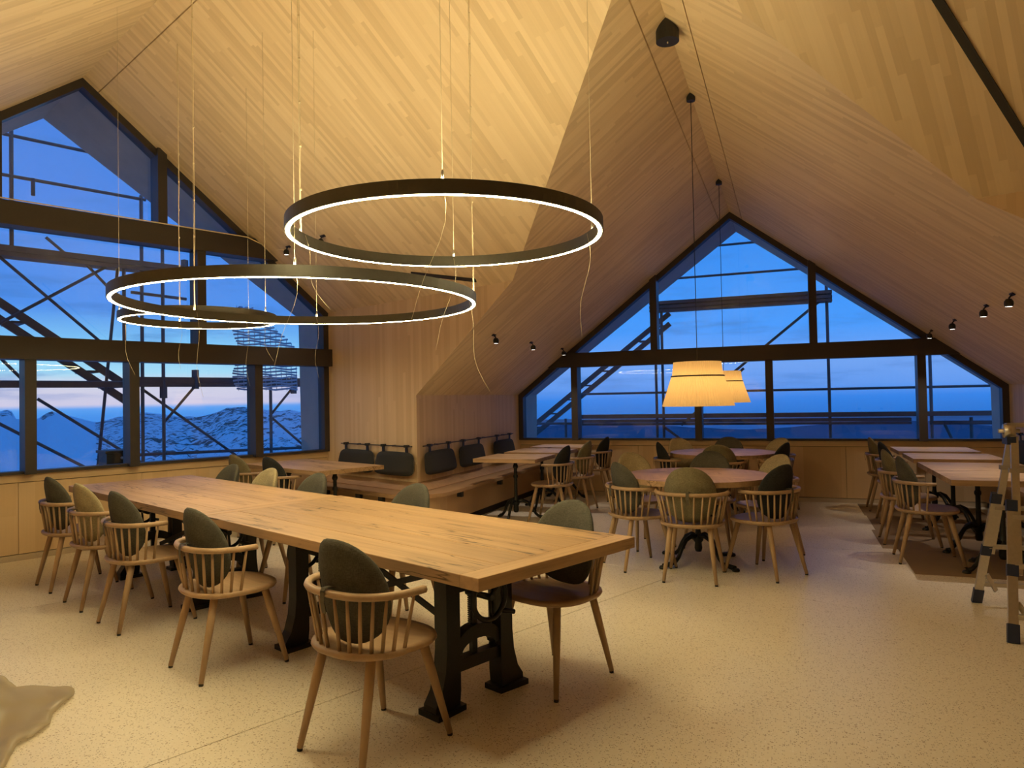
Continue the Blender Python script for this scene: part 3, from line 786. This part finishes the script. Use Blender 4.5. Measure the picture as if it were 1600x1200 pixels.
def long_table(u0, u1, vc, wd, trs, label):
    uc = (u0+u1)/2; L = u1-u0
    root = empty('long_table', H(uc, vc), HROT, label, 'table', 'crank tables set end to end')
    rnd = random.Random(int(u0*10)); bw = .11; n = 5
    edges = [-wd/2+wd*i/n+(rnd.uniform(-.02, .02) if 0 < i < n else 0) for i in range(n+1)]
    for a, b in zip(edges[:-1], edges[1:]):
        dz = rnd.uniform(-.0012, 0)
        o = MB().bbox((-L/2+bw+.0015, a+.0016, TT-TH), (L/2-bw-.0015, b-.0016, TT+dz)).build('plank', 'table', root)
    for s in (-1, 1):
        MB().bbox((s*(L/2-bw), -wd/2, TT-TH), (s*L/2, wd/2, TT)).build('breadboard_end', 'tabley', root)
    for o in root.children:
        md = o.modifiers.new('bevel', 'BEVEL'); md.width = .003; md.segments = 2
    xs = [-(u-uc) for u in trs]
    n0 = set(root.children); trestle(root, xs[0], 1); trestle(root, xs[1], -1)
    for o in set(root.children)-n0: o.location.y = -.03
    for a, b in (((xs[0]-.05, .0, .66), (xs[1]+.05, .0, .26)), ((xs[1]+.05, .012, .66), (xs[0]-.05, .012, .26))):
        MB().bar(a, b, .012, .035).build('cross_brace', 'iron', root)
    MB().bbox((xs[1], -.025, .68), (xs[0], .025, TT-TH)).build('spine_beam', 'iron', root)
    return root
long_table(2.08, 4.755, 2.525, 1.10, (2.66, 4.05), 'near half of the long plank table, with handwheel trestle facing the camera')
long_table(4.76, 7.44, 2.50, 1.10, (5.40, 6.83), 'far half of the long plank table, towards the left gable window')

# ---- pedestal tables
def pedestal(root, cx=0.0, cy=0.0, rot=0.0, legs=3, reach=.33, zt=.74):
    MB().lathe([(0, .10), (.026, .10), (.034, .13), (.030, .18), (.045, .20), (.045, .23), (.028, .25), (.022, .30), (.021, .52), (.030, .535), (.030, .555), (.021, .57), (.021, .64), (.032, .655), (.032, .675), (.024, .69), (.024, zt-.012), (0, zt-.012)], 16, (cx, cy, 0)).build('column', 'iron', root)
    for k in range(legs):
        a = rot+2*math.pi*k/legs; d = Vector((math.cos(a), math.sin(a), 0))
        pts = [(.02, .235), (.08, .245), (.15, .215), (.205, .145), (.245, .075), (.29, .035), (reach, .024)]
        MB().tube([Vector((cx, cy, 0))+d*r+ZV*z for r, z in pts], [.022, .021, .019, .018, .017, .018, .024], 8).build('leg', 'iron', root)
        MB().lathe([(0, 0), (.030, 0), (.034, .012), (.026, .026), (0, .03)], 12, (cx+d.x*(reach+.01), cy+d.y*(reach+.01), 0)).build('foot', 'iron', root)
    for k in range(4):
        a = R(45)+k*math.pi/2; d = Vector((math.cos(a), math.sin(a), 0))
        MB().bar(Vector((cx, cy, zt-.011))+d*.02, Vector((cx, cy, zt-.011))+d*.26, .035, .012).build('top_bracket', 'iron', root)
def square_table(x0, x1, y0, y1, label, group, rz=0.0, centre=None, ped=((0, 0),), along='X', legs=3, rot=.5):
    c = centre if centre is not None else Vector(((x0+x1)/2, (y0+y1)/2, 0)); wx, wy = (x1-x0), (y1-y0)
    root = empty('bistro_table', c, rz, label, 'table', group)
    n = 6
    for i in range(n):
        if along == 'X': MB().bbox((-wx/2, -wy/2+wy*i/n+.0006, TT-.045), (wx/2, -wy/2+wy*(i+1)/n-.0006, TT)).build('plank', 'table', root)
        else: MB().bbox((-wx/2+wx*i/n+.0006, -wy/2, TT-.045), (-wx/2+wx*(i+1)/n-.0006, wy/2, TT)).build('plank', 'tabley', root)
    for px, py in ped: pedestal(root, px, py, rot, legs, .33, TT-.045)
    return root
gl_, gr_ = 'square tables along the left bay bench', 'square tables in the right-hand row'
square_table(-3.60, -2.80, 7.95, 8.74, 'square oak table nearest the bench corner in the bay', gl_)
square_table(-3.60, -2.80, 8.97, 9.76, 'square oak table in the middle of the bay bench', gl_)
square_table(-3.60, -2.80, 9.95, 10.68, 'square oak table at the bay bench beside the wide window', gl_)
square_table(1.19, 2.05, 6.62, 7.425, 'square oak table behind the ladder, nearest of the right-hand row', gr_, legs=4)
square_table(1.19, 2.05, 7.435, 8.24, 'square oak table pushed against the ladder-side table, second of the right row', gr_, legs=4)
square_table(1.21, 2.06, 8.63, 9.42, 'square oak table, third of the right-hand row', gr_, legs=4)
square_table(1.21, 2.06, 9.72, 10.52, 'square oak table, last of the right-hand row under the window', gr_, legs=4)
square_table(0, 1.68, 0, .84, 'rectangular oak table in the bench corner near the left gable window', None, HROT, H(7.44, 4.42), ((-.5, 0), (.5, 0)))
def round_table(c, rad, label, rot):
    root = empty('round_table', (c[0], c[1], 0), rot, label, 'table', 'round tables under the pendant lamps')
    n = 8
    for k in range(n):
        a0, a1 = 2*math.pi*k/n, 2*math.pi*(k+1)/n
        pts = [(0, 0)]+[(rad*math.cos(a0+(a1-a0)*i/8), rad*math.sin(a0+(a1-a0)*i/8)) for i in range(9)]
        o = MB().prism([Vector((x, y, TT-.045)) for x, y in pts], (0, 0, .045)).build('tabletop_segment', 'table' if k % 2 else 'tabley', root)
    pedestal(root, 0, 0, R(40), 4, .42, TT-.045)
    return root
round_table(T1, .645, 'near round oak table under the larger-looking pendant lamp', R(12))
round_table(T2, .645, 'far round oak table beside the window under the rear pendant lamp', R(30))

# ---- bench round the corner
CW = H(6.556, V1)
def offset_path(o, inset_u=0.0):
    """front line at distance o from both walls, with a round corner"""
    a0, a1 = math.atan2(-LW.y, -LW.x), 0.0
    pts = [H(UG-.06, V1-o)]+[CW+Vector((math.cos(a), math.sin(a), 0))*o for a in [a0+(a1-a0)*i/10 for i in range(11)]]+[Vector((X0+o, YG-.03, 0))]
    return pts
back = [Vector((X0+.004, YG-.03, 0)), CW+Vector((.002, -.004, 0)), H(UG-.06, V1-.004)]
bench = empty('corner_bench', CW, 0, 'built-in corner bench wrapping the wall corner below black hanging cushions', 'bench')
def bpart(name, pts, z0, z1, mat, along=(0, 0, 1), acr=(1, 0, 0)):
    return MB().prism([Vector((p.x, p.y, z0))-CW for p in pts], (0, 0, z1-z0)).build(name, mat, bench, axes_uv(along, acr))
bpart('toe_kick', offset_path(.27)+back, 0, .10, 'shell')
bpart('front_panel', offset_path(.33)+back, .10, .425, 'benchwall', (0, 0, 1), (1, 1, 0))
bpart('seat', offset_path(.43)+back, .425, .465, 'bench')
# raised back ledge of the seat
led = MB()
pin, pout = offset_path(.004), offset_path(.14)
pi2 = [Vector(p) for p in pin]
for i in range(len(pin)-1):
    a, b, c, d = pout[i]-CW, pout[i+1]-CW, pin[i+1]-CW, pin[i]-CW
    if i in range(1, 11): c, d = Vector((.002, -.004, 0)), Vector((.002, -.004, 0))
    led.add([a+ZV*.465, b+ZV*.465, c+ZV*.465, d+ZV*.465, a+ZV*.475, b+ZV*.475, c+ZV*.555, d+ZV*.555], [(0, 1, 2, 3), (7, 6, 5, 4), (0, 4, 5, 1), (2, 6, 7, 3), (1, 5, 6, 2), (0, 3, 7, 4)])
led.build('back_ledge', 'bench', bench)
for p in (H(7.9, V1-.37), H(7.2, V1-.37), H(6.75, V1-.37), Vector((X0+.37, 7.75, 0)), Vector((X0+.37, 9.0, 0))):
    MB().box(Vector((p.x, p.y, .39))-CW, (.06, .06, .07)).build('bracket', 'black', bench)
# matching bench at the right wall
b2 = empty('wall_bench', (X1, 8.6, 0), 0, 'straight oak bench along the right wall behind the ladder-side tables', 'bench')
MB().bbox((-.33, -2.1, .10), (-.004, 2.17, .425)).build('front_panel', 'benchwall', b2, axes_uv((0, 0, 1), (0, 1, 0)))
MB().bbox((-.27, -2.1, 0), (-.004, 2.17, .10)).build('toe_kick', 'shell', b2)
MB().bbox((-.43, -2.1, .425), (-.004, 2.17, .465)).build('seat', 'bench', b2)

# ---- hanging cushions and their rails
def rail_(a, b, out, label):
    a = Vector(a); b = Vector(b); out = Vector(out)
    root = empty('cushion_rail', a, 0, label, 'rail', 'black cushion rails')
    MB().bar(out*.045, b-a+out*.045, .022, .012).build('bar', 'black', root)
    n = max(2, int((b-a).length/.8)+1)
    for i in range(n):
        p = (b-a)*((i+.5)/n); MB().bar(p+out*.0, p+out*.05, .018, .018).build('bracket', 'black', root)
    return root
rail_(H(8.05, V1, .972), H(6.60, V1, .972), -LW, 'black cushion rail on the wall left of the corner')
rail_((X0, 7.45, .972), (X0, 10.35, .972), (1, 0, 0), 'black cushion rail on the bay wall right of the corner')
rail_((X1, 6.9, .972), (X1, 10.3, .972), (-1, 0, 0), 'black cushion rail on the right wall behind the ladder')
def wall_cushion(p, width, along, out, label, z0=.625, z1=.905):
    p = Vector(p); along = Vector(along); out = Vector(out)
    root = empty('hanging_cushion', p+out*.05, 0, label, 'cushion', 'black cushions hanging on rails')
    N = 28; nr = 6; vs = []; fs = []; hh = (z1-z0)/2; zc = (z0+z1)/2
    for side in (1, -1):
        o = len(vs)
        for j in range(nr+1):
            r = j/nr; dz = .038*max(0, 1-r**5)**.5
            for i in range(N):
                x, h = superell(width/2, hh, 2*math.pi*i/N, .38)
                x *= 1-.06*(h/hh)
                vs.append(along*(x*r)+ZV*(zc+h*r-0)+out*(side*dz+.012+.02*(-h*r/hh)))
        for j in range(nr):
            for i in range(N): fs.append((o+j*N+i, o+j*N+(i+1) % N, o+(j+1)*N+(i+1) % N, o+(j+1)*N+i))
    cu = MB().add(vs, fs, True).build('pad', 'rope', root)
    for s in (-1, 1):
        c = along*(s*width*.30)
        MB().bar(c+ZV*(z1-.03)-out*.004, c+ZV*.978-out*.004, .045, .012, out).build('strap', 'black', root)
        MB().box(c+ZV*.974-out*.004, (.05, .05, .03)).build('strap_loop', 'black', root)
    return root
nw = -LW
wall_cushion(H(7.71, V1), .78, LD, nw, 'black cushion hanging left on the short rail near the left gable window')
wall_cushion(H(6.92, V1), .75, LD, nw, 'black cushion hanging on the short rail just left of the wall corner')
for y, lab in ((7.86, 'black cushion hanging on the bay wall just right of the wall corner'), (8.80, 'black cushion hanging in the middle of the bay wall rail'), (9.96, 'black cushion hanging at the window end of the bay wall rail')):
    wall_cushion((X0, y, 0), .84, (0, 1, 0), (1, 0, 0), lab)
for y, lab in ((7.3, 'black cushion on the right wall, nearest to the ladder'), (8.6, 'black cushion in the middle of the right wall'), (9.9, 'black cushion at the window end of the right wall')):
    wall_cushion((X1, y, 0), .84, (0, 1, 0), (-1, 0, 0), lab)

# ---- floor protection boards under the right-hand row
for i, (y0, y1, x0, lab) in enumerate(((6.72, 7.74, .93, 'brown protection board on the floor nearest to the ladder'), (7.745, 8.74, .80, 'brown protection board on the floor, second from the ladder'), (8.745, 9.74, .84, 'brown protection board on the floor, third from the ladder'), (9.745, 10.74, .82, 'brown protection board on the floor along the window apron'))):
    tag(MB().bbox((x0, y0, 0), (2.18, y1, .003)).build('protection_board', 'sheet'), lab, 'board', 'floor protection boards')

# ---- aluminium folding ladder
lad = empty('folding_ladder', (1.25, 5.5, 0), 0, 'aluminium telescopic folding ladder with navy feet at the right edge', 'ladder')
for sx_, xx in ((0, 0.0), (1, .50)):
    for sy in (-1, 1):
        foot = Vector((xx+(.02 if sy < 0 else 0)*0-.02+(-.03 if sx_ == 0 else .08), sy*.45, .0)); top = Vector((xx+.07-(.0 if sx_ == 0 else .10), sy*.035, 1.20))
        d = (top-foot).normalized()
        MB().bar(foot+d*.09, foot+d*.80, .026, .052, (1, 0, 0)).build('outer_rail', 'alu', lad)
        MB().bar(foot+d*.40+Vector((.03 if sx_ == 0 else -.03, 0, 0)), top+Vector((.02 if sx_ == 0 else -.02, 0, 0)), .022, .042, (1, 0, 0)).build('inner_rail', 'alu', lad)
        MB().bar(foot, foot+d*.11, .034, .062, (1, 0, 0)).build('foot_cap', 'navy', lad)
        for q in (.42, .82): MB().bar(foot+d*(q-.03), foot+d*(q+.04), .036, .060, (1, 0, 0)).build('lock_clip', 'navy', lad)
    hx = xx+.07-(.0 if sx_ == 0 else .10)
    MB().lathe([(0, -.03), (.045, -.03), (.045, .03), (0, .03)], 20).build('hinge', 'alu', lad).matrix_local = Matrix.Translation((hx, 0, 1.235))@Matrix.Rotation(R(90), 4, 'Y')
    MB().tube([(hx-.06, 0, 1.235), (hx+.06, 0, 1.235)], .014, 10).build('hinge_pin', 'alu', lad)
    MB().bbox((hx-.025, -.06, 1.15), (hx+.025, .06, 1.20)).build('hinge_cover', 'navy', lad)
for sy in (-1, 1):
    for i in range(5):
        t = .12+.235*i; y = sy*(.45-.415*t); z = 1.20*t
        MB().bar((-.02+.07*t, y, z), (.56-.12*t, y, z), .032, .028).build('rung', 'alu', lad)
    MB().bar((.0, sy*.36, .22), (.06, sy*.40, .10), .01, .03).build('stay', 'alu', lad)

# ---- ring pendants
def ceil_z(p):
    u, v = p.dot(LD), p.dot(LW)
    zh = ZR-SL*abs(v-VR)
    return zh
def ring_lamp(c, rad, angs, cable, label, seed):
    rnd = random.Random(seed)
    root = empty('ring_pendant', c, 0, label, 'lamp', 'ring pendants over the long table')
    hw, hh = .016, .030
    MB().lathe([(rad-hw, -hh), (rad+hw, -hh), (rad+hw, hh), (rad+hw-.004, hh), (rad+hw-.004, hh-.016), (rad-hw+.004, hh-.016), (rad-hw+.004, hh), (rad-hw, hh)], 120, closed=True, smooth=False).build('ring_body', 'ring', root)
    MB().lathe([(rad-.009, -hh-.001), (rad+.009, -hh-.001), (rad+.009, -hh+.001), (rad-.009, -hh+.001)], 120, closed=True).build('diffuser', 'led_dn', root)
    MB().lathe([(rad-.0115, hh-.0165), (rad+.0115, hh-.0165), (rad+.0115, hh-.003), (rad-.0115, hh-.003)], 120, closed=True).build('uplight_strip', 'led_up', root)
    fw = Vector((FW.x, FW.y, 0)).normalized(); rt = Vector((fw.y, -fw.x, 0))
    for k, a in enumerate(angs):
        d = rt*math.cos(R(a))+fw*math.sin(R(a)); p = d*rad
        zt = ceil_z(Vector(c)+p)-c[2]
        wr = MB().tube([p+ZV*(hh+.02), p+ZV*zt], .0012, 5).build('suspension_wire', 'wire', root)
        MB().lathe([(0, 0), (.006, 0), (.006, .03), (.003, .04), (0, .04)], 8, (p.x, p.y, hh)).build('gripper', 'steelrod', wr)
        # loose wire end below the ring
        q = p-d*.028; ln = rnd.uniform(.35, .62); sx2 = rnd.uniform(-.14, .14); sy2 = rnd.uniform(-.10, .10); pts = []
        for i in range(9):
            t = i/8; pts.append(q+Vector((sx2*t*t+.02*math.sin(t*7), sy2*t*t, hh*.5-ln*t)))
        MB().tube(pts, .0009, 4).build('loose_wire_end', 'wire', wr)
        if k in cable:
            cp = p+rt*.006
            cb = MB().tube([cp+ZV*hh]+[cp+rt*rnd.uniform(-.004, .004)+ZV*(hh+(zt-hh)*i/10) for i in range(1, 10)]+[cp+ZV*zt], .0027, 6).build('power_cable', 'cable', root)
            for i in range(1, 10):
                MB().lathe([(0, -.006), (.006, -.006), (.006, .006), (0, .006)], 6, tuple(cp+ZV*(hh+(zt-hh)*i/10))).build('cable_clip', 'cable', cb)
    return root
ring_lamp(H(2.715, 2.40, 2.352), .770, (174, 92, 12, 274), (0,), 'ring pendant hung highest, nearest over the long table', 1)
ring_lamp(H(4.10, 2.40, 2.150), 1.085, (150, 101, 8, 284), (0, 2), 'largest ring pendant, hung lowest over the middle of the long table', 2)
ring_lamp(H(6.0, 2.544, 2.227), .594, (130, 70, -10, 215), (0,), 'smallest ring pendant, seen through the largest ring', 3)

# ---- pleated pendant lamps in the bay
def pleat(mb, r0, z0, r1, z1, n=72, amp=.006):
    vs = []; fs = []; m = n*2
    for i in range(m):
        a = 2*math.pi*i/m; k = amp if i % 2 else -amp
        vs += [((r0+k*.7)*math.cos(a), (r0+k*.7)*math.sin(a), z0), ((r1+k)*math.cos(a), (r1+k)*math.sin(a), z1)]
    for i in range(m):
        j = (i+1) % m; fs.append((2*i, 2*j, 2*j+1, 2*i+1))
    mb.add(vs, fs); return mb
def canopy(root, y, z, s):
    """little house-shaped ceiling rose that sits in the ridge"""
    h = .10*s; rr = .06*s
    n = 20; vs = []; sl_ = (ZBR-ZB)/(XR-X0)
    for i in range(n):
        a = 2*math.pi*i/n; x = rr*math.cos(a); yy = rr*math.sin(a)
        vs += [(x, yy, z-h), (x, yy, z-abs(x)*sl_)]
    fs = [(2*i, 2*((i+1) % n), 2*((i+1) % n)+1, 2*i+1) for i in range(n)]+[tuple(range(0, 2*n, 2))]
    vs.append((0, 0, z)); 
    for i in range(n): fs.append((2*i+1, 2*((i+1) % n)+1, 2*n))
    return MB().add(vs, fs).build('canopy', 'black', root)
def lamp_light(kind, name, loc, power, col, radius, parent):
    d = bpy.data.lights.new(name, kind); d.energy = power; d.color = col; d.shadow_soft_size = radius
    o = bpy.data.objects.new(name, d); COL.objects.link(o); o.location = loc; o.parent = parent
    return o
def pendant(y, label):
    root = empty('pleated_pendant', (XR, y, 0), 0, label, 'lamp', 'pleated pendant lamps')
    canopy(root, y, ZBR-.004, .62)
    MB().tube([(0, 0, ZBR-.06), (0, 0, 1.79)], .0035, 6).build('cord', 'black', root)
    up = pleat(MB(), .215, 1.672, .200, 1.795, 72, .003).build('upper_shade', 'shade', root)
    lo = pleat(MB(), .305, 1.412, .218, 1.672, 72, .004).build('lower_shade', 'shade', root)
    MB().tube([(.222*math.cos(2*math.pi*i/48), .222*math.sin(2*math.pi*i/48), 1.672) for i in range(48)], .0065, 8, closed=True).build('band', 'black', root)
    for k in range(3):
        a = 2*math.pi*k/3; MB().tube([(0, 0, 1.775), (.198*math.cos(a), .198*math.sin(a), 1.79)], .003, 5).build('spider_arm', 'black', root)
    MB().lathe([(0, 0), (.02, 0), (.022, .06), (.012, .09), (0, .09)], 12, (0, 0, 1.69)).build('lamp_holder', 'black', root)
    MB().lathe([(0, -.045), (.02, -.04), (.034, -.015), (.034, .005), (.018, .04), (.012, .05)], 14, (0, 0, 1.645)).build('bulb', 'bulb', root)
    lamp_light('POINT', 'bulb_light', (0, 0, 1.57), 8.5, (1, .66, .33), .03, root)
    return root
pendant(6.395, 'cream pleated pendant lamp over the near round table')
pendant(9.08, 'cream pleated pendant lamp further back, half hidden by the front one')
cn = empty('ceiling_canopy', (XR, 5.10, 0), 0, 'large black ceiling canopy in the bay ridge with no lamp hung', 'canopy')
canopy(cn, 5.10, ZBR-.004, 1.35)
MB().lathe([(0, 0), (.005, 0), (.005, -.012), (0, -.012)], 8, (0, 0, ZBR-.004-.135)).build('cable_outlet', 'cable', cn)

# ---- small ceiling spots
def spot(p, n, label):
    p = Vector(p); n = Vector(n).normalized()
    root = empty('ceiling_spot', p, 0, label, 'spotlight', 'small black ceiling spotlights')
    q = n.to_track_quat('Z', 'Y').to_matrix()
    MB().box(-n*.004, (.09, .03, .008), q).build('track_adapter', 'black', root)
    MB().tube([-n*.004, -n*.045], .007, 8).build('stem', 'black', root)
    c = -n*.045+Vector((0, 0, -.035))
    hd = MB().lathe([(0, .035), (.020, .032), (.033, .012), (.034, -.012), (.029, -.030), (.024, -.030)], 16, tuple(c)).build('head', 'black', root)
    MB().lathe([(0, -.026), (.025, -.026), (.025, -.030), (0, -.030)], 14, tuple(c)).build('lens', 'spotled', hd)
    d = lamp_light('SPOT', 'spot_light', c-ZV*.034, 42.0, (1, .86, .70), .02, root); d.data.spot_size = R(80); d.data.spot_blend = .8
for y, w1 in ((7.66, 'nearest'), (8.95, 'middle'), (10.33, 'closest to the window')):
    spot((-3.176, y, 2.251), nL, 'black ceiling spot on the left bay slope, %s' % w1)
for y, w1 in ((6.81, 'nearest'), (7.62, 'second'), (8.96, 'third'), (10.32, 'closest to the window')):
    spot((1.692, y, 2.271), nR, 'black ceiling spot on the right bay slope, %s' % w1)
for u, w1 in ((7.088, 'seen inside the highest ring'), (7.852, 'next to the left gable beam')):
    spot(H(u, 4.40, ZR-SL*(4.40-VR)), nS, 'black ceiling spot on the hall slope, %s' % w1)

# ---- black lighting tracks let into the hall slope
def track(a, b, label):
    a = Vector(a); b = Vector(b)
    tag(MB().bar(a-nS*.002, b-nS*.002, .045, .02, tuple(nS)).build('lighting_track', 'black'), label, 'track')
def onS(u, v): return H(u, v, ZR-SL*(v-VR))
track(onS(6.25, 5.0), onS(5.44, 5.205), 'short black lighting track under the hall slope above the wall corner')
track(onS(1.05, 3.75), onS(.62, 5.10), 'long black lighting track in the ceiling at the upper right')
# cable run along the upper gable beam
cab = MB().tube([H(UG-.16, .2, 3.545), H(UG-.16, 2.4, 3.540), H(UG-.16, 4.1, 3.535), H(UG-.16, 4.36, 3.45), H(UG-.5, 4.42, ZR-SL*(4.42-VR)-.01), H(7.85, 4.40, ZR-SL*(4.40-VR)-.012)], .007, 6).build('beam_cable', 'cable')
tag(cab, 'thin pale cable lying along the upper beam of the left gable window', 'cable')

# ---- crumpled plastic film at the lower left
def film():
    rnd = random.Random(5); vs = []; fs = []; n = 44
    cx, cv = 4.35, .52
    for i in range(n+1):
        for j in range(n+1):
            a = i/n*2-1; b = j/n*2-1
            rr = math.hypot(a, b); ang = math.atan2(b, a)
            lim = 1+.10*math.sin(ang*5+.6)+.06*math.sin(ang*9)
            x, y = superell(1, 1, ang, 1.0); k = max(abs(a), abs(b))
            px, py = .62*k*lim*x*1.15, .50*k*lim*y*1.1
            fold = .05*math.sin(7*px+9*py)+.035*math.sin(17*px-6*py+1)+.02*math.sin(31*py+11*px)
            z = .012+max(0, (1-k))**.7*(.07+fold*.8)+.012*abs(math.sin(ang*13))*(k > .9)
            vs.append((px, py, max(.003, z)))
    for i in range(n):
        for j in range(n):
            a = i*(n+1)+j; fs.append((a, a+1, a+n+2, a+n+1))
    o = MB().add(vs, fs, True).build('plastic_film', 'film'); o.location = H(cx, cv); o.rotation_euler = (0, 0, HROT)
    md = o.modifiers.new('thickness', 'SOLIDIFY'); md.thickness = .0015
    tag(o, 'crumpled translucent plastic film on the floor at the lower left edge', 'plastic sheet')
film()
